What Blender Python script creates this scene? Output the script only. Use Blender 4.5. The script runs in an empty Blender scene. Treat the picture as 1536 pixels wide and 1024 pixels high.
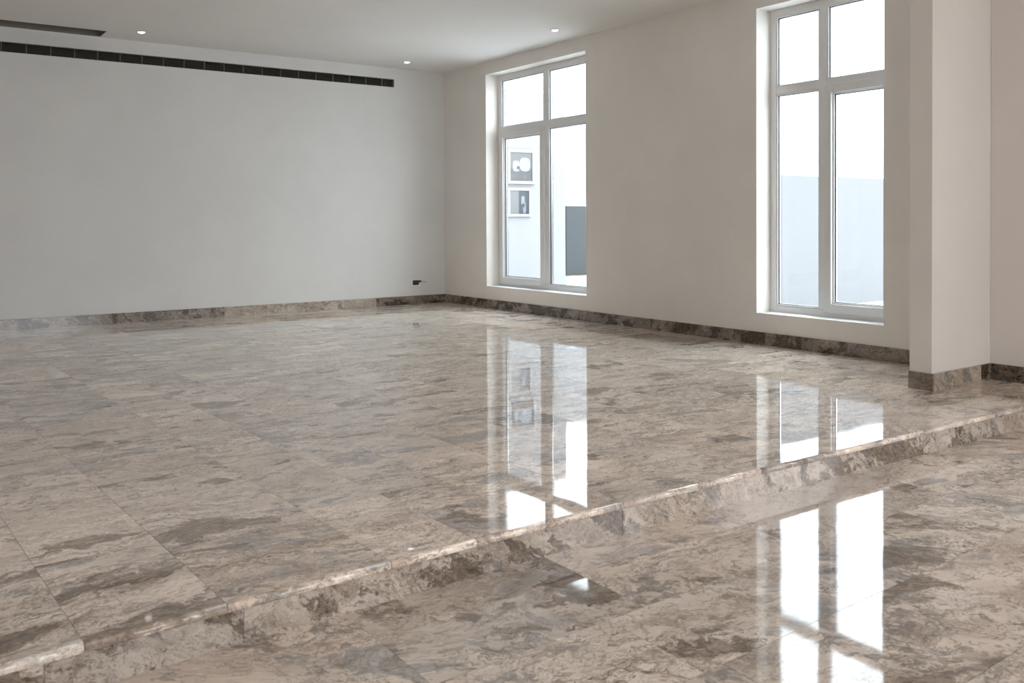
import bpy, bmesh, math, random
from mathutils import Vector, Matrix
random.seed(11)
S = bpy.context.scene
COL = S.collection
H = 1.15                      # eye height above the raised floor
CEIL = 3.267
LOW = -0.134                  # level of the lower floor

# ---------------------------------------------------------------- helpers
def obj(name, bm, mats, parent=None, smooth=False):
    me = bpy.data.meshes.new(name)
    bm.to_mesh(me); bm.free()
    o = bpy.data.objects.new(name, me)
    COL.objects.link(o)
    for m in (mats if isinstance(mats, (list, tuple)) else [mats]):
        me.materials.append(m)
    if smooth:
        for p in me.polygons: p.use_smooth = True
    if parent: o.parent = parent
    return o

def empty(name, loc):
    o = bpy.data.objects.new(name, None); COL.objects.link(o)
    o.location = loc; o.empty_display_size = .1
    return o

def tag(o, label=None, cat=None, group=None, kind=None):
    if label: o['label'] = label
    if cat: o['category'] = cat
    if group: o['group'] = group
    if kind: o['kind'] = kind
    return o

def place(o, origin):
    """move a world-built mesh so that it is expressed about its parent's base"""
    o.data.transform(Matrix.Translation(-Vector(origin)))
    return o

def box(bm, a, b, mi=0, bev=0.0):
    t = bmesh.new()
    vs = [t.verts.new((x, y, z)) for x in (a[0], b[0]) for y in (a[1], b[1]) for z in (a[2], b[2])]
    for f in ((0,1,3,2),(4,6,7,5),(0,4,5,1),(2,3,7,6),(0,2,6,4),(1,5,7,3)):
        t.faces.new([vs[i] for i in f])
    bmesh.ops.recalc_face_normals(t, faces=t.faces)
    if bev: bmesh.ops.bevel(t, geom=t.edges[:], offset=bev, segments=2, affect='EDGES', profile=.5)
    merge(bm, t, mi)

def merge(bm, t, mi=0):
    m = {}
    for v in t.verts: m[v] = bm.verts.new(v.co)
    for f in t.faces:
        nf = bm.faces.new([m[v] for v in f.verts]); nf.material_index = mi; nf.smooth = f.smooth
    t.free()

def wall_bm(u0, u1, z0, z1, holes, d0, d1, to3):
    """solid wall slab with true rectangular openings; to3(u, z, d) -> point"""
    bm = bmesh.new()
    us = sorted({u0, u1, *[h[0] for h in holes], *[h[1] for h in holes]})
    zs = sorted({z0, z1, *[h[2] for h in holes], *[h[3] for h in holes]})
    def solid(i, j):
        if i < 0 or j < 0 or i >= len(us)-1 or j >= len(zs)-1: return False
        cu = (us[i]+us[i+1])/2; cz = (zs[j]+zs[j+1])/2
        return not any(h[0] < cu < h[1] and h[2] < cz < h[3] for h in holes)
    cache = {}
    def V(u, z, d):
        k = (round(u, 5), round(z, 5), round(d, 5))
        if k not in cache: cache[k] = bm.verts.new(to3(u, z, d))
        return cache[k]
    for i in range(len(us)-1):
        for j in range(len(zs)-1):
            if not solid(i, j): continue
            a, b, c, d = us[i], us[i+1], zs[j], zs[j+1]
            for dd in (d0, d1): bm.faces.new([V(a,c,dd), V(b,c,dd), V(b,d,dd), V(a,d,dd)])
            if not solid(i-1, j): bm.faces.new([V(a,c,d0), V(a,d,d0), V(a,d,d1), V(a,c,d1)])
            if not solid(i+1, j): bm.faces.new([V(b,c,d0), V(b,d,d0), V(b,d,d1), V(b,c,d1)])
            if not solid(i, j-1): bm.faces.new([V(a,c,d0), V(b,c,d0), V(b,c,d1), V(a,c,d1)])
            if not solid(i, j+1): bm.faces.new([V(a,d,d0), V(b,d,d0), V(b,d,d1), V(a,d,d1)])
    bmesh.ops.recalc_face_normals(bm, faces=bm.faces)
    return bm

# ---------------------------------------------------------------- materials
class NT:
    def __init__(s, name):
        s.m = bpy.data.materials.new(name); s.m.use_nodes = True
        s.t = s.m.node_tree; s.b = s.t.nodes['Principled BSDF']
        s.out = s.t.nodes['Material Output']
    def n(s, typ, **kw):
        nd = s.t.nodes.new(typ)
        for k, v in kw.items():
            if k.startswith('i_'): nd.inputs[k[2:].replace('_', ' ')].default_value = v
            else: setattr(nd, k, v)
        return nd
    def l(s, a, b): s.t.links.new(a, b)
    def math(s, op, a, b=None, c=None, clamp=False):
        nd = s.n('ShaderNodeMath', operation=op, use_clamp=clamp)
        for i, v in enumerate((a, b, c)):
            if v is None: continue
            if isinstance(v, (int, float)): nd.inputs[i].default_value = v
            else: s.l(v, nd.inputs[i])
        return nd.outputs[0]
    def vmath(s, op, a, b=None, scale=None):
        nd = s.n('ShaderNodeVectorMath', operation=op)
        for i, v in enumerate((a, b)):
            if v is None: continue
            if isinstance(v, tuple): nd.inputs[i].default_value = v
            else: s.l(v, nd.inputs[i])
        if scale is not None:
            if isinstance(scale, (int, float)): nd.inputs['Scale'].default_value = scale
            else: s.l(scale, nd.inputs['Scale'])
        return nd.outputs[0]
    def noise(s, vec, scale, detail=4, rough=.5, dist=0, out='Fac'):
        nd = s.n('ShaderNodeTexNoise')
        nd.inputs['Scale'].default_value = scale; nd.inputs['Detail'].default_value = detail
        nd.inputs['Roughness'].default_value = rough; nd.inputs['Distortion'].default_value = dist
        s.l(vec, nd.inputs['Vector']); return nd.outputs[out]
    def step(s, v, a, b, smooth=True, lo=0., hi=1.):
        nd = s.n('ShaderNodeMapRange', interpolation_type='SMOOTHSTEP' if smooth else 'LINEAR')
        nd.inputs['From Min'].default_value = a; nd.inputs['From Max'].default_value = b
        nd.inputs['To Min'].default_value = lo; nd.inputs['To Max'].default_value = hi
        s.l(v, nd.inputs['Value']); return nd.outputs['Result']
    def mix(s, fac, a, b, mode='MIX'):
        nd = s.n('ShaderNodeMix', data_type='RGBA', blend_type=mode)
        for i, v in ((0, fac), (6, a), (7, b)):
            if isinstance(v, (int, float)): nd.inputs[i].default_value = v
            elif isinstance(v, tuple): nd.inputs[i].default_value = (*v, 1) if len(v) == 3 else v
            else: s.l(v, nd.inputs[i])
        return nd.outputs[2]

def marble(name, base=1.0, dark=0.0, rotamp=.5, rotbase=0.0, stretch=2.8, vertical=None, rough=.05, contrast=1.0, size=1.0):
    s = NT(name)
    tc = s.n('ShaderNodeTexCoord').outputs['Object']
    at = s.n('ShaderNodeAttribute', attribute_name='slab')
    sep = s.n('ShaderNodeSeparateColor'); s.l(at.outputs['Color'], sep.inputs[0])
    if vertical == 'x':   # slab standing along x: use (x, z)
        sx = s.n('ShaderNodeSeparateXYZ'); s.l(tc, sx.inputs[0])
        cb = s.n('ShaderNodeCombineXYZ'); s.l(sx.outputs[0], cb.inputs[0]); s.l(sx.outputs[2], cb.inputs[1]); tc = cb.outputs[0]
    elif vertical == 'y':
        sx = s.n('ShaderNodeSeparateXYZ'); s.l(tc, sx.inputs[0])
        cb = s.n('ShaderNodeCombineXYZ'); s.l(sx.outputs[1], cb.inputs[0]); s.l(sx.outputs[2], cb.inputs[1]); tc = cb.outputs[0]
    off = s.vmath('SCALE', at.outputs['Color'], scale=41.0)
    v = s.vmath('ADD', tc, off)
    ang = s.math('MULTIPLY_ADD', s.math('SUBTRACT', sep.outputs[0], .5), rotamp, rotbase)
    rot = s.n('ShaderNodeVectorRotate', rotation_type='Z_AXIS'); s.l(v, rot.inputs['Vector']); s.l(ang, rot.inputs['Angle'])
    v = s.vmath('SCALE', rot.outputs[0], scale=1.0/size)
    w = s.noise(v, 2.2, 5, .6, out='Color')
    w = s.vmath('SCALE', s.vmath('SUBTRACT', w, (.5,.5,.5)), scale=.42)
    vw = s.vmath('ADD', v, w)
    vs = s.vmath('MULTIPLY', vw, (1.0, stretch, stretch))
    w2 = s.vmath('SCALE', s.vmath('SUBTRACT', s.noise(vs, 5, 4, .6, out='Color'), (.5,.5,.5)), scale=.16)
    vs2 = s.vmath('ADD', vs, w2)
    # clouds of cream and tan
    a = s.step(s.noise(vs, 1.8, 7, .62), .36, .64)
    colr = s.mix(a, (.640*base, .560*base, .490*base), (.470*base, .398*base, .340*base))
    # greyer and warmer slabs
    colr = s.mix(s.math('MULTIPLY', sep.outputs[1], .40), colr, (.505*base, .480*base, .455*base))
    # long dashed streaks, coarse and fine
    sa = s.vmath('MULTIPLY', vw, (1.0, 1.0 + (stretch-1)*1.35, 1.0 + (stretch-1)*1.35))
    sa = s.vmath('ADD', sa, w2)
    pm = s.step(s.noise(s.vmath('ADD', v, (4.,17.,2.)), .9, 3, .5), .38, .62)      # where the stone is busy
    st = s.step(s.noise(sa, 3.6, 8, .66), .535, .585)
    colr = s.mix(s.math('MULTIPLY', st, s.math('MULTIPLY_ADD', pm, .36*contrast, .16*contrast)), colr, (.270*base, .222*base, .188*base))
    st3 = s.step(s.noise(s.vmath('ADD', sa, (5.1,8.3,2.)), 11, 7, .68), .545, .60)
    colr = s.mix(s.math('MULTIPLY', st3, s.math('MULTIPLY_ADD', pm, .46*contrast, .26*contrast)), colr, (.215*base, .178*base, .152*base))
    st2 = s.step(s.noise(s.vmath('ADD', sa, (7.3,1.1,3.)), 15, 6, .7), .53, .66)
    colr = s.mix(s.math('MULTIPLY', st2, .35*contrast), colr, (.74*base, .67*base, .60*base))
    # blue grey drifts
    bl0 = s.noise(s.vmath('ADD', vs2, (3.1,9.4,1.)), 1.7, 10, .64)
    bl = s.step(s.math('ADD', bl0, s.math('MULTIPLY_ADD', sep.outputs[0], .10, -.05)), .553, .600)
    colr = s.mix(s.math('MULTIPLY', bl, .76*contrast), colr, s.mix(s.step(s.noise(sa, 7, 6, .7), .4, .6), (.225*base, .222*base, .222*base), (.37*base, .355*base, .345*base)))
    # dark brown grey patches
    dk0 = s.noise(s.vmath('ADD', vs2, (13.7,2.2,8.)), 1.25, 11, .66)
    dk = s.step(s.math('ADD', dk0, s.math('MULTIPLY_ADD', sep.outputs[2], .12, -.06 + dark)), .590, .625)
    dtex = s.mix(s.step(s.noise(vs2, 12, 8, .72), .40, .62), (.085*base, .070*base, .060*base), (.270*base, .228*base, .196*base))
    colr = s.mix(s.math('MULTIPLY', dk, .74*contrast), colr, dtex)
    # thin wandering veins
    def ridge(scale, width, seed, stren, c, maskscale=1.6, lo=.48):
        nonlocal colr
        n = s.noise(s.vmath('ADD', vs2, seed), scale, 6, .58)
        r = s.math('ABSOLUTE', s.math('SUBTRACT', n, .5))
        r = s.step(r, 0., width, lo=1., hi=0.)
        m = s.step(s.noise(s.vmath('ADD', vw, seed), maskscale, 3, .5), lo, lo+.12)
        colr = s.mix(s.math('MULTIPLY', s.math('MULTIPLY', r, m), stren*contrast), colr, c)
    ridge(1.7, .013, (21.,3.,5.), .95, (.170*base, .142*base, .122*base))
    ridge(3.6, .016, (2.,31.,7.), .80, (.215*base, .172*base, .145*base), lo=.44)
    ridge(1.2, .020, (8.,13.,27.), .75, (.200*base, .195*base, .195*base), lo=.50)
    ridge(9.0, .030, (18.,1.,9.), .55, (.190*base, .158*base, .135*base), lo=.42)
    # crackle: stretched cells outlined with brown, at two sizes
    vc = s.vmath('ADD', s.vmath('MULTIPLY', vw, (1.0, 1 + (stretch-1)*.45, 1 + (stretch-1)*.45)), s.vmath('SCALE', w2, scale=2.2))
    for sc, wd, sd, fac, th in ((3.4, .040, 5.0, .62, .44), (8.5, .060, 11.0, .50, .46)):
        vo = s.n('ShaderNodeTexVoronoi', feature='DISTANCE_TO_EDGE'); vo.inputs['Scale'].default_value = sc
        s.l(s.vmath('ADD', vc, (sd, sd*.7, 0.)), vo.inputs['Vector'])
        wn = s.step(s.noise(s.vmath('ADD', vw, (sd, 0., 3.)), 6, 3, .6), .3, .7, False, .1, 1.6)
        cr = s.step(s.math('DIVIDE', vo.outputs['Distance'], wn), 0., wd, lo=1., hi=0.)
        cm = s.step(s.noise(s.vmath('ADD', v, (0., sd, 1.)), 1.5, 3, .5), th, th+.14)
        colr = s.mix(s.math('MULTIPLY', s.math('MULTIPLY', cr, cm), fac*contrast), colr, (.235*base, .190*base, .160*base))
    bc = s.n('ShaderNodeBrightContrast'); bc.inputs['Contrast'].default_value = .16; s.l(colr, bc.inputs['Color']); colr = bc.outputs[0]
    hs = s.n('ShaderNodeHueSaturation'); s.l(colr, hs.inputs['Color']); s.l(s.step(s.math('FRACT', s.math('MULTIPLY', sep.outputs[1], 7.13)), 0, 1, False, .85, 1.07), hs.inputs['Value'])
    s.l(hs.outputs[0], s.b.inputs['Base Color'])
    s.b.inputs['IOR'].default_value = 1.55
    rg = s.math('MULTIPLY_ADD', s.noise(v, 3, 3, .5), .03, rough - .015)
    rg = s.math('MULTIPLY_ADD', sep.outputs[1], .015, rg)
    s.l(rg, s.b.inputs['Roughness'])
    bp = s.n('ShaderNodeBump'); bp.inputs['Strength'].default_value = .06; bp.inputs['Distance'].default_value = .006
    s.l(s.noise(tc, 4.5, 2, .4), bp.inputs['Height']); s.l(bp.outputs[0], s.b.inputs['Normal'])
    return s.m

def plaster(name, c, var=.03, rough=.85, bump=.05):
    s = NT(name)
    tc = s.n('ShaderNodeTexCoord').outputs['Object']
    n = s.step(s.noise(tc, 1.1, 6, .62), .3, .7)
    col = s.mix(n, tuple(x*(1-var) for x in c), tuple(x*(1+var) for x in c))
    s.l(col, s.b.inputs['Base Color']); s.b.inputs['Roughness'].default_value = rough
    s.b.inputs['Specular IOR Level'].default_value = .25
    bp = s.n('ShaderNodeBump'); bp.inputs['Strength'].default_value = bump; bp.inputs['Distance'].default_value = .002
    s.l(s.noise(tc, 260, 3, .6), bp.inputs['Height']); s.l(bp.outputs[0], s.b.inputs['Normal'])
    return s.m

def plain(name, c, rough=.5, metal=0., spec=.5, emit=None, es=0.):
    s = NT(name)
    tc = s.n('ShaderNodeTexCoord').outputs['Object']
    col = s.mix(s.noise(tc, 30, 3), tuple(x*.97 for x in c), tuple(min(1, x*1.03) for x in c))
    s.l(col, s.b.inputs['Base Color'])
    s.b.inputs['Roughness'].default_value = rough; s.b.inputs['Metallic'].default_value = metal
    s.b.inputs['Specular IOR Level'].default_value = spec
    if emit:
        s.b.inputs['Emission Color'].default_value = (*emit, 1); s.b.inputs['Emission Strength'].default_value = es
    return s.m

M_floor = marble('marble_platform', base=1.38, rotamp=.45, rotbase=.05, stretch=3.8, rough=.025)
M_low = marble('marble_lower', base=1.14, rotamp=.9, rotbase=.30, stretch=2.2, rough=.035)
M_riser = marble('marble_riser', base=.86, dark=.055, rotamp=.6, rotbase=.75, stretch=2.6, vertical='x', rough=.10, size=.42)
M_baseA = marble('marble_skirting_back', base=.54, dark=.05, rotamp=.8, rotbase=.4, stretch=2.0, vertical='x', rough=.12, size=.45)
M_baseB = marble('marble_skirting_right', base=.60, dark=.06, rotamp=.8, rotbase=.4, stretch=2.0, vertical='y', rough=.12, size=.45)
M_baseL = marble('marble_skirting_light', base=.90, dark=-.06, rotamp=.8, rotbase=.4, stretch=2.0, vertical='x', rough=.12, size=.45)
M_grout = plain('joint_filler', (.30, .255, .22), .7)
M_wall = plaster('wall_plaster', (.69, .685, .675))
M_wallB = plaster('wall_plaster_lifted', (.80, .765, .725))  # same wall paint, lightened and warmed to stand in for missing light
M_pier = plaster('wall_plaster_dimmed', (.69, .655, .625))  # same wall paint again, dimmer warm light put into its colour
M_ceil = plaster('ceiling_paint', (.80, .785, .765), var=.015)
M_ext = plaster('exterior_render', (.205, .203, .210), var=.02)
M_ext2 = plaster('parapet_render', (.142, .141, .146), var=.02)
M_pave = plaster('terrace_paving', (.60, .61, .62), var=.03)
M_pvc = plain('white_window_profile', (.78, .78, .78), .32)
M_gasket = plain('gasket_black', (.006, .006, .007), .6)
M_spacer = plain('spacer_aluminium', (.75, .76, .78), .35, metal=.6)
M_blade = plain('grille_bronze', (.13, .115, .10), .5, metal=.3)
M_void = plain('duct_black', (.012, .011, .010), .9)
M_white = plain('white_plastic', (.80, .80, .79), .3)
M_black = plain('black_plastic', (.015, .014, .013), .4)
M_trimw = plain('white_metal_trim', (.55, .54, .53), .35)
M_lens = plain('lamp_lens', (.9, .88, .85), .3, emit=(1, .93, .84), es=4)
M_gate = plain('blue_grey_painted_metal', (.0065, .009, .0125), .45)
M_gap = plain('gate_gap_shade', (.06, .045, .035), .8)  # shade of the gap under the gate, put into a dark colour

def glass_mat():
    s = NT('window_glass')
    s.t.nodes.remove(s.b)
    tr = s.n('ShaderNodeBsdfTransparent'); tr.inputs[0].default_value = (.965, .985, .99, 1)
    gl = s.n('ShaderNodeBsdfGlossy'); gl.inputs['Roughness'].default_value = 0.0
    fr = s.n('ShaderNodeFresnel')
    ge = s.n('ShaderNodeNewGeometry')
    s.l(s.math('MULTIPLY_ADD', ge.outputs['Backfacing'], 1/1.22-1.22, 1.22), fr.inputs[0])
    mx = s.n('ShaderNodeMixShader')
    s.l(fr.outputs[0], mx.inputs[0]); s.l(tr.outputs[0], mx.inputs[1]); s.l(gl.outputs[0], mx.inputs[2])
    s.l(mx.outputs[0], s.out.inputs[0]); return s.m
M_glass = glass_mat()

# ---------------------------------------------------------------- slab fields
def slab_mesh(name, quads, zf, grout_poly, mats, gap=.0009, drop=.003, tilt=.00028, tones=None):
    """quads: lists of four (x, y). Each slab is a raised quad with chamfered sides on a bed of joint filler."""
    bm = bmesh.new(); lay = bm.loops.layers.float_color.new('slab')
    for qi, q in enumerate(quads):
        c = Vector((sum(p[0] for p in q)/4, sum(p[1] for p in q)/4))
        r = (random.random(), random.random(), random.random(), 1)
        if name == 'floor' and qi in NIDX: NIDX[qi][2] = r
        pts = []
        for i in range(4):
            p = Vector(q[i]); pr = Vector(q[i-1]); nx = Vector(q[(i+1) % 4])
            d = ((nx-p).normalized() + (pr-p).normalized())
            pts.append(p + d*gap)
        tl = [random.uniform(-tilt, tilt) for _ in range(3)]
        hz = [tl[0], tl[1], tl[1]+tl[2]-tl[0], tl[2]]        # keeps the quad flat
        top = [bm.verts.new((p.x, p.y, zf + hz[i])) for i, p in enumerate(pts)]
        bot = [bm.verts.new((p.x, p.y, zf - drop)) for p in pts]
        fs = [bm.faces.new(top)]
        for i in range(4): fs.append(bm.faces.new([top[i], bot[i], bot[(i+1) % 4], top[(i+1) % 4]]))
        for f in fs:
            f.material_index = 0
            for l in f.loops: l[lay] = r
    g = [bm.verts.new((x, y, zf - .0018)) for x, y in grout_poly]
    gb = [bm.verts.new((x, y, zf - .10)) for x, y in grout_poly]
    n = len(g)
    f = bm.faces.new(g); f.material_index = 1
    f = bm.faces.new(list(reversed(gb))); f.material_index = 1
    for i in range(n):
        f = bm.faces.new([g[i], gb[i], gb[(i+1) % n], g[(i+1) % n]]); f.material_index = 1
    bmesh.ops.recalc_face_normals(bm, faces=bm.faces)
    for f in bm.faces:
        if abs(f.normal.z) > .5 and f.calc_center_median().z > zf - .01 and f.normal.z < 0: f.normal_flip()
    return obj(name, bm, mats)

def lerp_table(t, x):
    if x <= t[0][0]: return t[0][1]
    for (a, ya), (b, yb) in zip(t, t[1:]):
        if x <= b: return ya + (yb-ya)*(x-a)/(b-a)
    return t[-1][1]
EDGE = [(-9.5,-8.47),(-6.4,-8.424),(-5.8,-8.397),(-5.2,-8.384),(-4.4,-8.368),(-3.5,-8.374),(-2.0,-8.406),(-1.0,-8.420),(0.,-8.42)]
edge = lambda x: lerp_table(EDGE, x)

XL, YS = -9.5, -20.0          # room limits outside the view
XC = -0.15                    # right wall in front of the pier

# platform: long slabs running away from the step
cols = [-9.6,-9.1,-8.65,-8.2,-7.8,-7.4,-7.02,-6.63,-6.23,-5.83,-5.27,-4.92,-4.60,-4.20,-3.76,-3.35,-2.90,-2.46,-2.03,-1.62,-1.27,-.85,-.45,-.05,.35]
def xs(x, y): return min(0.0, max(XL, x - .045*(y+8.43)))
quads = []; NOSE = []; NIDX = {}
for a, b in zip(cols, cols[1:]):
    y = None; y0 = -8.40; first = True; NOSE.append([xs(a,-8.41), xs(b,-8.41), None])
    while y0 < 0:
        ln = random.choice([.55,.7,.85,.95]) * random.uniform(.9, 1.1)
        if first: ln *= random.uniform(.5, 1.0)
        y1 = min(0.0, y0 + ln)
        if 0 - y1 < .2: y1 = 0.0
        A = (xs(a,y0), edge(a) + .0125 if first else y0); B = (xs(b,y0), edge(b) + .0125 if first else y0)
        C = (xs(b,y1), y1); D = (xs(a,y1), y1)
        if B[0]-A[0] > .02 and C[0]-D[0] > .02:
            if first: NIDX[len(quads)] = NOSE[-1]
            quads.append([A, B, C, D])
        y0 = y1; first = False
ep = [(x, edge(x)+.0125) for x in (XL,-6.4,-5.8,-5.2,-4.4,-3.5,-2.,-1.,0.)]
floor = slab_mesh('floor', quads, 0.0, ep + [(0.,0.),(XL,0.)], [M_floor, M_grout])
tag(floor, kind='structure')

# nosing: bullnosed edge of the platform, slab by slab
def nosing():
    bm = bmesh.new(); lay = bm.loops.layers.float_color.new('slab')
    prof = []
    R_ = .014
    prof.append((.0145, 0.0)); prof.append((R_, 0.0))
    for k in range(1, 9):
        a = math.pi/2*k/8
        prof.append((R_ - R_*math.sin(a), -R_ + R_*math.cos(a)))
    prof.append((0.0, -.022))
    for k in range(1, 4):
        a = math.pi/2*k/3
        prof.append((.006 - .006*math.cos(a), -.022 - .006*math.sin(a)))
    prof.append((.02, -.028))
    for a, b, r in NOSE:
        if r is None: continue
        b = min(b, XC)
        if b - a < .02: continue
        n = max(2, int((b-a)/.2))
        dz = random.uniform(-.0002, .0002)
        rings = []
        for i in range(n+1):
            x = a + .0012 + (b-a-.0024)*i/n
            rings.append([bm.verts.new((x, edge(x)+p, z+dz)) for p, z in prof])
        for i in range(n):
            for j in range(len(prof)-1):
                f = bm.faces.new([rings[i][j], rings[i][j+1], rings[i+1][j+1], rings[i+1][j]])
                f.smooth = True
                for l in f.loops: l[lay] = r
        for rg in (rings[0], rings[-1]):
            f = bm.faces.new(rg)
            for l in f.loops: l[lay] = r
    bmesh.ops.recalc_face_normals(bm, faces=bm.faces)
    return bm
tag(obj('trim_1', nosing(), [M_floor]), kind='structure')

def riser():
    bm = bmesh.new(); lay = bm.loops.layers.float_color.new('slab')
    joints = [-9.5,-8.6,-7.5,-6.33,-5.78,-4.20,-3.05,-2.03,-1.18,XC]
    for a, b in zip(joints, joints[1:]):
        r = (random.random(), random.random(), random.random(), 1)
        n = max(2, int((b-a)/.25)); off = random.uniform(-.0006, .0006)
        pv = None
        for i in range(n+1):
            x = a + .0010 + (b-a-.0020)*i/n; y = edge(x) + .009 + off
            cur = [bm.verts.new((x, y, -.0285)), bm.verts.new((x, y, LOW-.004)), bm.verts.new((x, y+.02, LOW-.004)), bm.verts.new((x, y+.02, -.0285))]
            if i in (0, n):
                f = bm.faces.new(cur)
                for l in f.loops: l[lay] = r
            if pv:
                for j in range(4):
                    f = bm.faces.new([pv[j], pv[(j+1)%4], cur[(j+1)%4], cur[j]])
                    for l in f.loops: l[lay] = r
            pv = cur
    bmesh.ops.recalc_face_normals(bm, faces=bm.faces)
    return bm
tag(obj('trim_2', riser(), [M_riser]), kind='structure')
# lower floor: courses parallel to the step
rows = [-8.36,-8.915,-9.33,-9.81,-10.30,-10.72,-11.2,-11.7,-12.2,-12.7,-13.2,-13.7,-14.2,-14.7,-15.2,-15.8,-16.4,-17.,-17.6,-18.2,-18.8,-19.4,-20.]
rj = {0:[-6.35,-5.44,-4.61,-3.72,-2.61,-1.78,-.95], 1:[-5.9,-4.775,-3.95,-3.02,-2.25,-1.3,-.6], 2:[-5.55,-4.70,-3.60,-2.70,-1.75,-.8], 3:[-6.0,-5.2,-4.33,-3.4,-2.5,-1.5,-.7]}
def ry(y, x, k): return y if k == 0 else y + .032*(x+4.5)
quads = []
for k, (ya, yb) in enumerate(zip(rows, rows[1:])):
    js = rj.get(k)
    if js is None:
        js = []; x = XL + random.uniform(.3, 1.)
        while x < XC - .4: js.append(x); x += random.uniform(.7, 1.1)
    js = [XL] + ([-8.7,-7.9,-7.1] if k in rj else []) + js + [XC]
    for a, b in zip(js, js[1:]):
        qa = [(a, ry(ya,a,k)), (b, ry(ya,b,k)), (b, ry(yb,b,k+1)), (a, ry(yb,a,k+1))]
        quads.append([qa[3], qa[2], qa[1], qa[0]])
lowf = slab_mesh('floor_lower', quads, LOW, [(XL,YS),(XC,YS),(XC,-8.36),(XL,-8.36)], [M_low, M_grout], tilt=.0004)
tag(lowf, kind='structure')

# ---------------------------------------------------------------- shell
W1 = (-3.140, -1.080, .286, 3.100)      # y0, y1, z0, z1
W2 = (-6.880, -5.588, .286, 3.100)
TB = .30
# back wall with the slot of the grille
G0, G1, GZ0, GZ1 = -8.6, -.795, 3.003, 3.112
wb = wall_bm(XL, .30, 0.0, CEIL+.0, [(G0, G1, GZ0, GZ1)], 0.0, .30, lambda u, z, d: (u, d, z))
tag(obj('wall_back', wb, [M_wall]), kind='structure')
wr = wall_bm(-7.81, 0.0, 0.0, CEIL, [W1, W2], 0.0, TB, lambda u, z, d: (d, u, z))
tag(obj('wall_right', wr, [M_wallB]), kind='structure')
# right wall beside and in front of the pier
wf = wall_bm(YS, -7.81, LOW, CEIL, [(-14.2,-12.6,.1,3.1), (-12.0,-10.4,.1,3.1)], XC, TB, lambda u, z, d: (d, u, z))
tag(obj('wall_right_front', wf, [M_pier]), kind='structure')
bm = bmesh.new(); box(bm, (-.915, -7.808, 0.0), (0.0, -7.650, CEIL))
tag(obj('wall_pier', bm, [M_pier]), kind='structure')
M_dark = plaster('dark_bounce_plaster', (.13, .115, .10))  # unseen wall, coloured dark to cut the light it bounces back
wl = wall_bm(YS, .30, LOW, CEIL, [], XL-.2, XL, lambda u, z, d: (d, u, z))
tag(obj('wall_left', wl, [M_dark]), kind='structure')
ws = wall_bm(XL-.2, .30, LOW, CEIL, [(-8.8,-5.2,.0,3.1), (-4.6,-1.0,.0,3.1)], YS-.3, YS, lambda u, z, d: (u, d, z))
tag(obj('wall_front', ws, [M_wall]), kind='structure')

# ceiling with a shallow tapering recess along the back wall
def ceiling():
    bm = bmesh.new()
    x0, x1, y0, y1 = -8.9, -4.55, -.385, -.030
    V = lambda x, y, z: bm.verts.new((x, y, z))
    z = CEIL
    o = [V(XL-.2,YS-.3,z), V(.3,YS-.3,z), V(.3,.3,z), V(XL-.2,.3,z)]
    h = [V(x0,y0,z), V(x1,y0,z), V(x1,y1,z), V(x0,y1,z)]
    for i in range(4): bm.faces.new([o[i], o[(i+1)%4], h[(i+1)%4], h[i]])
    n0 = len(bm.faces)
    # recess: full depth on the left, ramping out at its right end
    xm = -4.60; dz = .16
    a0, a1 = V(x0,y0,z+dz), V(x0,y1,z+dz); b0, b1 = V(xm,y0,z+dz), V(xm,y1,z+dz)
    m0, m1 = V(xm,y0,z), V(xm,y1,z)
    bm.faces.new([a0, b0, b1, a1])
    bm.faces.new([b0, h[1], h[2], b1])
    bm.faces.new([h[0], h[1], b0, a0]); bm.faces.new([h[3], h[2], b1, a1]); bm.faces.new([h[0], a0, a1, h[3]])
    bm.verts.remove(m0); bm.verts.remove(m1)
    bm.faces.ensure_lookup_table()
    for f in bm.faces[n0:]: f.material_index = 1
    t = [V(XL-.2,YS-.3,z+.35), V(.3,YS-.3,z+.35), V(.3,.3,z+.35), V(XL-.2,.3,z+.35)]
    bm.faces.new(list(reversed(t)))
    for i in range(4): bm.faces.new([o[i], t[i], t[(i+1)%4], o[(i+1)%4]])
    bmesh.ops.recalc_face_normals(bm, faces=bm.faces)
    return bm
tag(obj('ceiling', ceiling(), [M_ceil, plain('recess_shade', (.20,.185,.165), .8)]), kind='structure')  # recess faces coloured dark to deepen the shade inside

# ---------------------------------------------------------------- skirtings
def skirting(name, runs, mats):
    """runs: (p0, p1, thickness direction, height, z0, material index, tone)"""
    bm = bmesh.new(); lay = bm.loops.layers.float_color.new('slab')
    for (p0, p1, nrm, mi) in runs:
        r = (random.random(), random.random(), random.random(), 1)
        t = .016; h = .1155
        p0 = Vector(p0); p1 = Vector(p1); n = Vector(nrm)*t
        d = (p1-p0).normalized()*.0007
        base = [p0+d, p1-d, p1-d+n, p0+d+n]
        lo = [bm.verts.new((p.x, p.y, 0.0005)) for p in base]
        m = [bm.verts.new((p.x, p.y, h-.002)) for p in base[2:]]
        c2 = base[2] - n*.12; c3 = base[3] - n*.12
        hi = [bm.verts.new((base[0].x, base[0].y, h)), bm.verts.new((base[1].x, base[1].y, h)), bm.verts.new((c2.x, c2.y, h)), bm.verts.new((c3.x, c3.y, h))]
        fs = [[lo[0],lo[1],hi[1],hi[0]], [lo[1],lo[2],m[0],hi[2],hi[1]], [lo[2],lo[3],m[1],m[0]], [m[0],m[1],hi[3],hi[2]], [lo[3],lo[0],hi[0],hi[3],m[1]], hi, lo]
        for f in fs:
            ff = bm.faces.new(f); ff.material_index = mi
            for l in ff.loops: l[lay] = r
    bmesh.ops.recalc_face_normals(bm, faces=bm.faces)
    return tag(obj(name, bm, mats), kind='structure')
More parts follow.
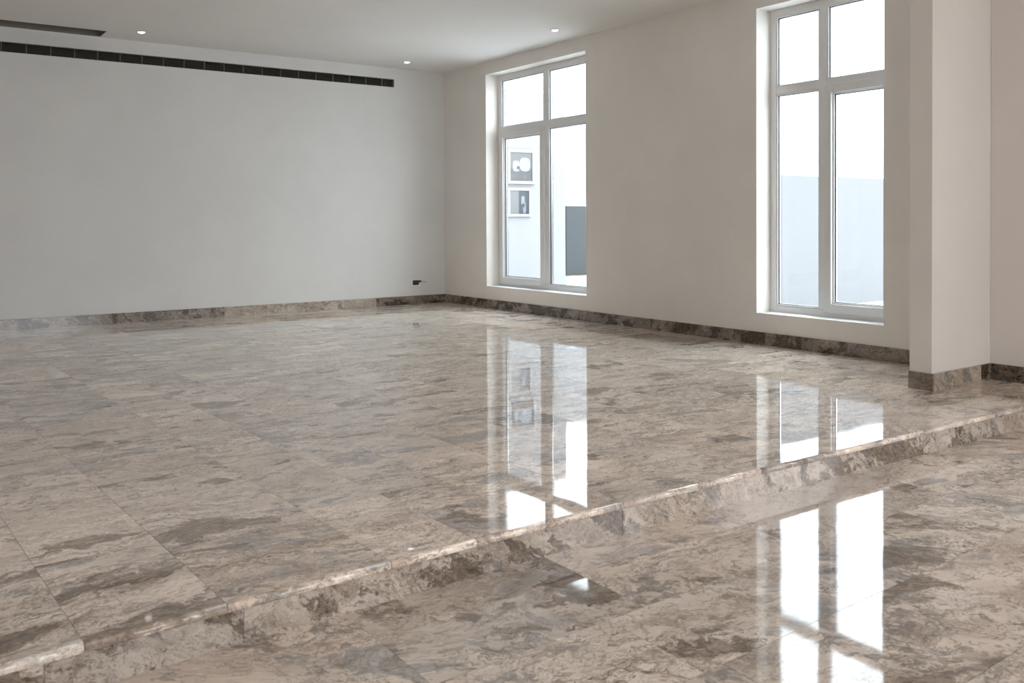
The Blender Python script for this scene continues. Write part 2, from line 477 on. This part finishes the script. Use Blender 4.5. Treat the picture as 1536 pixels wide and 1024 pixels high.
js = [XL,-8.3,-7.1,-5.9,-4.45,-3.17,-1.10,-.016]
skirting('baseboard_back', [((a,0,0),(b,0,0),(0,-1,0), 1 if i == 5 else 0) for i, (a,b) in enumerate(zip(js, js[1:]))], [M_baseA, M_baseL])
js = [-7.65,-6.55,-5.70,-4.75,-4.20,-3.04,-1.388,0]
skirting('baseboard_right', [((0,a,0),(0,b,0),(-1,0,0),0) for a, b in zip(js, js[1:])], [M_baseB])
skirting('baseboard_pier', [((-.915,-7.650,0),(-.915,-7.825,0),(-1,0,0),0)], [M_baseB])
skirting('baseboard_pier_front', [((-.915,-7.808,0),(-.30,-7.808,0),(0,-1,0),1), ((-.30,-7.808,0),(XC,-7.808,0),(0,-1,0),0)], [M_baseA, M_baseL])
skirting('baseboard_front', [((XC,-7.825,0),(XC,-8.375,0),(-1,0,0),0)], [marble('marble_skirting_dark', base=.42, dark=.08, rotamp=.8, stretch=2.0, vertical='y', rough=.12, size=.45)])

# ---------------------------------------------------------------- windows
FX0, FX1 = .200, .268         # profile depth in the opening
GX0, GX1 = .226, .252         # glazing unit
def bar(bm, y0, y1, z0, z1, x0=FX0, x1=FX1, bev=.003, mi=0):
    box(bm, (x0, min(y0,y1), min(z0,z1)), (x1, max(y0,y1), max(z0,z1)), mi, bev)
def ring(bm, y0, y1, z0, z1, w, x0, x1, bev=.002, mi=0):
    """rectangular ring whose outer edge is y0..y1 x z0..z1"""
    bar(bm, y0, y0+w, z0, z1, x0, x1, bev, mi); bar(bm, y1-w, y1, z0, z1, x0, x1, bev, mi)
    bar(bm, y0+w, y1-w, z0, z0+w, x0, x1, bev, mi); bar(bm, y0+w, y1-w, z1-w, z1, x0, x1, bev, mi)
def window(name, W, ym0, ym1, sash_side, zt0, zt1):
    y0, y1, z0, z1 = W
    root = empty(name, (FX0, (y0+y1)/2, z0)); org = root.location
    tag(root, kind='structure')
    fw = .064
    bm = bmesh.new()
    bar(bm, y0, y0+fw, z0, z1); bar(bm, y1-fw, y1, z0, z1)
    bar(bm, y0+fw, y1-fw, z0, z0+fw); bar(bm, y0+fw, y1-fw, z1-fw, z1)
    bar(bm, ym0, ym1, z0+fw, z1-fw)                          # mullion
    bar(bm, y0+fw, ym0, zt0, zt1); bar(bm, ym1, y1-fw, zt0, zt1)
    place(obj('window_frame', bm, [M_pvc], root), org)
    fields = [(y0+fw, ym0, zt1, z1-fw, 0), (ym1, y1-fw, zt1, z1-fw, 0)]
    lo = [(y0+fw, ym0, z0+fw, zt0), (ym1, y1-fw, z0+fw, zt0)]
    for i, f in enumerate(lo): fields.append((*f, 1 if i == sash_side else 0))
    for (a, b, c, d, sash) in fields:
        par = root
        if sash:
            bm = bmesh.new()
            k = .022; sw = .078
            A, B, C, D = a-k+.002, b+k, c-k, d+k
            ring(bm, A, B, C, D, sw, FX0-.020, FX1-.012, .004)
            par = place(obj('window_sash', bm, [M_pvc], root), org)
            a, b, c, d = A+sw, B-sw, C+sw, D-sw
        bm = bmesh.new(); ring(bm, a, b, c, d, .014, FX0+.006, GX0-.009, .003)      # glazing bead
        bead = place(obj('glazing_bead', bm, [M_pvc], par), org)
        bm = bmesh.new(); ring(bm, a+.011, b-.011, c+.011, d-.011, .006, GX0-.0095, GX0-.0003, 0)
        ring(bm, a+.011, b-.011, c+.011, d-.011, .006, GX1+.0003, GX1+.008, 0)
        g = place(obj('gasket', bm, [M_gasket], par), org)
        bm = bmesh.new(); ring(bm, a+.004, b-.004, c+.004, d-.004, .016, GX0+.0045, GX1-.0045, 0)
        place(obj('spacer', bm, [M_spacer], par), org)
        bm = bmesh.new(); ring(bm, a-.002, b+.002, c-.002, d+.002, .013, GX1+.008, FX1-.001, .002)
        place(obj('outer_rebate', bm, [M_pvc], par), org)
        for xg in (GX0, GX1-.004):
            bm = bmesh.new(); box(bm, (xg, a+.003, c+.003), (xg+.004, b-.003, d-.003))
            place(obj('glass_pane', bm, [M_glass], par), org)
    # bright inner sill board
    bm = bmesh.new(); box(bm, (.0005, y0+.001, z0), (FX0, y1-.001, z0+.004), 0, .001)
    place(obj('window_sill', bm, [M_pvc], root), org)
    return root
window('window_1', W1, -2.178, -2.084, 1, 2.318 - .0, 2.402)
window('window_2', W2, -6.200, -6.122, 0, 2.318, 2.386)

# ---------------------------------------------------------------- grille in the back wall
def grille():
    root = empty('air_grille', ((G0+G1)/2, 0, GZ0)); org = root.location
    tag(root, 'long dark linear air grille set high in the left-hand wall under the ceiling', 'air vent')
    bm = bmesh.new()
    w = .016
    for a, b in (((G0-w,-.004,GZ0-w),(G1+w,.004,GZ0)), ((G0-w,-.004,GZ1),(G1+w,.004,GZ1+w)), ((G0-w,-.004,GZ0),(G0,.004,GZ1)), ((G1,-.004,GZ0),(G1+w,.004,GZ1))):
        box(bm, a, b, 0, .0012)
    place(obj('frame', bm, [M_wall], root), org)
    bm = bmesh.new()
    n = 8
    for k in range(n):
        z = GZ0 + (GZ1-GZ0)*(k+.5)/n
        t = bmesh.new()
        vs = [t.verts.new(p) for p in ((G0,.004,z-.0028),(G0,.004,z-.0005),(G0,.030,z+.0055),(G0,.030,z+.0032),(G1,.004,z-.0028),(G1,.004,z-.0005),(G1,.030,z+.0055),(G1,.030,z+.0032))]
        for f in ((0,1,2,3),(4,7,6,5),(0,4,5,1),(1,5,6,2),(2,6,7,3),(3,7,4,0)): t.faces.new([vs[i] for i in f])
        bmesh.ops.recalc_face_normals(t, faces=t.faces); merge(bm, t)
    place(obj('slats', bm, [M_blade], root), org)
    x = -.978
    while x > G0:
        bm = bmesh.new(); box(bm, (x-.0028, .0005, GZ0), (x+.0028, .028, GZ1), 0, .0006)
        place(obj('divider', bm, [plain('divider_metal', (.20,.18,.16), .4, metal=.3) if 'divider_metal' not in bpy.data.materials else bpy.data.materials['divider_metal']], root), org)
        x -= .2395
    bm = bmesh.new(); box(bm, (G0, .20, GZ0), (G1, .22, GZ1))
    place(obj('duct_backing', bm, [M_void], root), org)
    bm = bmesh.new(); box(bm, (G0, .032, GZ0+.0005), (G1, .20, GZ0+.002)); box(bm, (G0, .032, GZ1-.002), (G1, .20, GZ1-.0005)); box(bm, (G1-.002,.032,GZ0+.002),(G1-.0005,.2,GZ1-.002))
    place(obj('duct_lining', bm, [M_void], root), org)
grille()

# ---------------------------------------------------------------- downlights
def downlight(x, y, label):
    root = empty('recessed_downlight', (x, y, CEIL))
    tag(root, label, 'ceiling light', 'recessed ceiling downlights')
    def lathe(prof, seg=32):
        bm = bmesh.new(); rings = []
        for r, z in prof:
            rings.append([bm.verts.new((r*math.cos(2*math.pi*i/seg), r*math.sin(2*math.pi*i/seg), z)) for i in range(seg)] if r > 1e-6 else [bm.verts.new((0,0,z))])
        for a, b in zip(rings, rings[1:]):
            for i in range(seg):
                j = (i+1) % seg
                if len(b) == 1: bm.faces.new([a[i], a[j], b[0]])
                elif len(a) == 1: bm.faces.new([a[0], b[j], b[i]])
                else: bm.faces.new([a[i], a[j], b[j], b[i]])
        bmesh.ops.recalc_face_normals(bm, faces=bm.faces)
        return bm
    obj('trim_ring', lathe([(.058,-.0002),(.057,-.004),(.050,-.005),(.040,-.002),(.038,-.0004),(.058,-.0002)]), [M_trimw], root, True)
    obj('lens', lathe([(.038,-.0006),(.034,-.006),(.022,-.011),(0,-.013)]), [M_lens], root, True)
downlight(-4.225, -.547, 'lit recessed downlight in the ceiling above the grille, leftmost of the three')
downlight(-.87, -.508, 'lit recessed downlight in the ceiling nearest the corner where both walls meet')
downlight(-.48, -3.191, 'lit recessed downlight in the ceiling beside the wall with windows, rightmost of the three')

# ---------------------------------------------------------------- socket
def socket():
    root = empty('wall_socket', (-.482, 0, .295)); org = root.location
    tag(root, 'small white wall socket plate low on the wall just left of the corner', 'socket')
    bm = bmesh.new(); box(bm, (-.563,-.009,.243), (-.400,0,.347), 0, .003)
    place(obj('cover_plate', bm, [M_white], root), org)
    bm = bmesh.new(); box(bm, (-.470,-.0105,.262), (-.418,-.009,.300), 0, .0005)
    place(obj('outlet_insert', bm, [M_white], root), org)
socket()
def plug():
    root = empty('plug_adapter', (-.48, -.009, .297)); org = root.location
    tag(root, 'black plug adapter with a short grey lead, pushed into the white wall socket', 'adapter')
    bm = bmesh.new(); box(bm, (-.530,-.048,.268), (-.452,-.0095,.332), 0, .004); box(bm, (-.470,-.040,.300), (-.412,-.0115,.331), 0, .004)
    place(obj('body', bm, [M_black], root), org)
    cu = bpy.data.curves.new('lead', 'CURVE'); cu.dimensions = '3D'; cu.bevel_depth = .0035; cu.bevel_resolution = 3
    sp = cu.splines.new('NURBS'); P = [(-.415,-.028,.318),(-.395,-.032,.315),(-.37,-.036,.313),(-.345,-.034,.303),(-.325,-.030,.299)]
    sp.points.add(len(P)-1)
    for q, p in zip(sp.points, P): q.co = (p[0]-org.x, p[1]-org.y, p[2]-org.z, 1)
    sp.use_endpoint_u = True; sp.order_u = 3; cu.use_fill_caps = True
    me = bpy.data.meshes.new_from_object(bpy.data.objects.new('tmp', cu))
    lead = bpy.data.objects.new('lead', me); COL.objects.link(lead); me.materials.append(plain('grey_cable', (.16,.15,.14), .5)); lead.parent = root
    lead['label'] = 'thin grey lead'
plug()

# ---------------------------------------------------------------- outside
def slab_obj(name, a, b, mat, label, cat, kind=None, bev=.004):
    org = ((a[0]+b[0])/2, (a[1]+b[1])/2, min(a[2], b[2]))
    bm = bmesh.new(); box(bm, a, b, 0, bev)
    o = place(obj(name, bm, [mat]), org); o.location = org
    return tag(o, label, cat, kind=kind)
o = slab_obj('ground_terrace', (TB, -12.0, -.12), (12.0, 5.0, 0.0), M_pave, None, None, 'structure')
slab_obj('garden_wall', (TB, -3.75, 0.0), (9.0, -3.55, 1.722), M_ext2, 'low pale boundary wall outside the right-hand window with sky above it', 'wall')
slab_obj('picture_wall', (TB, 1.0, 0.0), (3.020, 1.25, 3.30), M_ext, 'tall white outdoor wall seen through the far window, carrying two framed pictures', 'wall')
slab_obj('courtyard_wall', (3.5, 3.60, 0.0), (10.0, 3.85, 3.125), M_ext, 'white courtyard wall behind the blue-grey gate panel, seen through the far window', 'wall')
def gate():
    root = empty('metal_gate', (5.9, 3.58, 0.0)); org = root.location
    tag(root, 'blue-grey solid metal gate panel standing against the white courtyard wall outside', 'gate')
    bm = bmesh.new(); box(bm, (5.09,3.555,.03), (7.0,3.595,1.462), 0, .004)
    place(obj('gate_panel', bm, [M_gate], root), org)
    bm = bmesh.new(); box(bm, (5.09,3.550,.0), (7.0,3.595,.029), 0, .001)  # solid dark strip standing in for the shaded gap
    place(obj('bottom_gap', bm, [M_gap], root), org)
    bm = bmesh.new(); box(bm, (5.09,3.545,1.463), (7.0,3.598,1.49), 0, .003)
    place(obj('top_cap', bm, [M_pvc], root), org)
gate()

def picture(x0, x1, z0, z1, fw, label, paint):
    y = 1.0
    root = empty('framed_picture', ((x0+x1)/2, y, z0)); org = root.location
    tag(root, label, 'picture', 'framed pictures on the outdoor wall')
    bm = bmesh.new()
    for a, b in (((x0,y-.035,z0),(x1,y,z0+fw)), ((x0,y-.035,z1-fw),(x1,y,z1)), ((x0,y-.035,z0+fw),(x0+fw,y,z1-fw)), ((x1-fw,y-.035,z0+fw),(x1,y,z1-fw))):
        box(bm, a, b, 0, .003)
    place(obj('frame', bm, [M_frame], root), org)
    bm = bmesh.new(); box(bm, (x0+fw,y-.018,z0+fw), (x1-fw,y-.002,z1-fw))
    place(obj('artwork', bm, [paint], root), org)
M_frame = plain('picture_frame_white', (.215, .205, .205), .4)
def art(name, kind):
    s = NT(name)
    tc = s.n('ShaderNodeTexCoord').outputs['Object']
    sx = s.n('ShaderNodeSeparateXYZ'); s.l(tc, sx.inputs[0]); X, Z = sx.outputs[0], sx.outputs[2]
    nz = s.noise(tc, 9, 5, .6)
    def blob(cx, cz, rx, rz, edge_=.25, wob=.5):
        a = s.math('POWER', s.math('ABSOLUTE', s.math('DIVIDE', s.math('SUBTRACT', X, cx), rx)), 3.)
        b = s.math('POWER', s.math('ABSOLUTE', s.math('DIVIDE', s.math('SUBTRACT', Z, cz), rz)), 3.)
        d = s.math('ADD', s.math('ADD', a, b), s.math('MULTIPLY', s.math('SUBTRACT', nz, .5), wob))
        return s.step(d, 1-edge_, 1+edge_, lo=1., hi=0.)
    if kind == 1:
        col = s.mix(s.step(Z, .22, .28), (.100,.110,.125), (.235,.225,.220))
        col = s.mix(s.math('MULTIPLY', s.step(nz, .45, .6), s.step(Z, .1, .26, lo=1., hi=0.)), col, (.19,.175,.16))
        col = s.mix(blob(-.095, .295, .070, .088), col, (.56,.60,.66))
        col = s.mix(blob(.082, .325, .105, .112, .06, .05), col, (.54,.60,.68))
        col = s.mix(blob(-.055, .265, .032, .030, .3, 1.6), col, (.10,.12,.15))
    else:
        col = s.mix(s.step(X, -.015, -.005), (.33,.33,.34), (.085,.105,.135))
        col = s.mix(blob(.075, .27, .035, .075, .3, .9), col, (.42,.45,.50))
        col = s.mix(blob(.105, .15, .030, .10, .3, .9), col, (.36,.39,.43))
        col = s.mix(blob(.085, .19, .025, .03, .3, .9), col, (.09,.08,.09))
    col = s.mix(1.0, col, (.33, .33, .33), 'MULTIPLY')
    s.l(col, s.b.inputs['Base Color']); s.b.inputs['Roughness'].default_value = .25
    return s.m
picture(1.795, 2.345, 1.765, 2.335, .050, 'white-framed grey picture on the outdoor wall, the larger upper one of the two', art('picture_print_upper', 1))
picture(1.795, 2.270, 1.225, 1.700, .045, 'white-framed picture with a dark right half, the smaller one below the other outdoors', art('picture_print_lower', 2))
def outlet():
    root = empty('outdoor_socket', (5.62, -3.75, .50)); org = root.location
    tag(root, 'small pale socket box on the low boundary wall outside the right-hand window', 'socket')
    bm = bmesh.new(); box(bm, (5.60,-3.775,.44), (5.70,-3.75,.565), 0, .005)
    place(obj('cover_plate', bm, [plain('socket_grey', (.42,.43,.45), .5)], root), org)
    bm = bmesh.new(); box(bm, (5.62,-3.785,.45), (5.68,-3.7755,.50), 0, .004)
    place(obj('flap', bm, [plain('socket_flap', (.36,.36,.37), .5)], root), org)
outlet()

# ---------------------------------------------------------------- light
w = bpy.data.worlds.new('sky'); S.world = w; w.use_nodes = True
bg = w.node_tree.nodes['Background']; bg.inputs[0].default_value = (.93, .965, 1.0, 1)
# overcast sky, brighter towards the veiled sun
nt = w.node_tree
g_ = nt.nodes.new('ShaderNodeTexCoord'); d_ = nt.nodes.new('ShaderNodeVectorMath'); d_.operation = 'DOT_PRODUCT'
d_.inputs[1].default_value = Vector((.74, -.58, .40)).normalized()
nt.links.new(g_.outputs['Generated'], d_.inputs[0])
m_ = nt.nodes.new('ShaderNodeMath'); m_.operation = 'MAXIMUM'; nt.links.new(d_.outputs['Value'], m_.inputs[0]); m_.inputs[1].default_value = 0
p_ = nt.nodes.new('ShaderNodeMath'); p_.operation = 'POWER'; nt.links.new(m_.outputs[0], p_.inputs[0]); p_.inputs[1].default_value = 2.5
a_ = nt.nodes.new('ShaderNodeMath'); a_.operation = 'MULTIPLY_ADD'; nt.links.new(p_.outputs[0], a_.inputs[0]); a_.inputs[1].default_value = 3.0; a_.inputs[2].default_value = 4.7
sp_ = nt.nodes.new('ShaderNodeSeparateXYZ'); nt.links.new(g_.outputs['Generated'], sp_.inputs[0])
z_ = nt.nodes.new('ShaderNodeMath'); z_.operation = 'MAXIMUM'; nt.links.new(sp_.outputs[2], z_.inputs[0]); z_.inputs[1].default_value = 0
z2 = nt.nodes.new('ShaderNodeMath'); z2.operation = 'MULTIPLY_ADD'; nt.links.new(z_.outputs[0], z2.inputs[0]); z2.inputs[1].default_value = 7.0
nt.links.new(a_.outputs[0], z2.inputs[2]); nt.links.new(z2.outputs[0], bg.inputs[1])
def area(name, loc, rot, sx, sy, power, color):
    L = bpy.data.lights.new(name, 'AREA'); L.shape = 'RECTANGLE'; L.size = sx; L.size_y = sy
    L.energy = power; L.color = color
    o = bpy.data.objects.new(name, L); COL.objects.link(o); o.location = loc; o.rotation_euler = rot
    return o
R = math.radians
# fill lamps added at the unseen front openings to brighten the room
for i, x in enumerate((-7.0, -2.8)):
    area('fill_front', (x, YS+.02, 1.55), (R(90), 0, 0), 3.5, 3.0, 48 if i else 40, (1, .97, .94))
# daylight entering through the windows of the right wall near the camera

# warm fill lamp added on the solid unseen left wall
area('fill_left', (XL+.02, -9.4, 1.6), (R(90), 0, R(-90)), 3.2, 2.6, 55, (1, .93, .865))

S.view_settings.view_transform = 'Standard'; S.view_settings.look = 'None'
S.view_settings.gamma = 1; S.view_settings.exposure = 0.0; S.view_settings.use_curve_mapping = False
S.cycles.max_bounces = 10; S.cycles.diffuse_bounces = 6; S.cycles.glossy_bounces = 4
S.cycles.transparent_max_bounces = 16; S.cycles.caustics_reflective = False; S.cycles.sample_clamp_indirect = 6
S.cycles.use_denoising = True

# ---------------------------------------------------------------- camera
f, yaw, pitch, roll, cx, cy, sh = 1352.88, .953779, -.0166612, -.0052814, -6.68969, -11.09814, -157.626
F = Vector((math.cos(yaw)*math.cos(pitch), math.sin(yaw)*math.cos(pitch), math.sin(pitch)))
Rr = Vector((math.sin(yaw), -math.cos(yaw), 0)); U = Rr.cross(F)
R2 = Rr*math.cos(roll) + U*math.sin(roll); U2 = -Rr*math.sin(roll) + U*math.cos(roll)
cam = bpy.data.cameras.new('camera'); co = bpy.data.objects.new('camera', cam); COL.objects.link(co)
co.matrix_world = Matrix(((R2.x, U2.x, -F.x, cx), (R2.y, U2.y, -F.y, cy), (R2.z, U2.z, -F.z, H), (0,0,0,1)))
cam.sensor_width = 36; cam.lens = f*36/1536; cam.shift_y = sh/1536
cam.dof.use_dof = True; cam.dof.focus_distance = 7.5; cam.dof.aperture_fstop = 5.0
cam.clip_start = .05; cam.clip_end = 200
S.camera = co
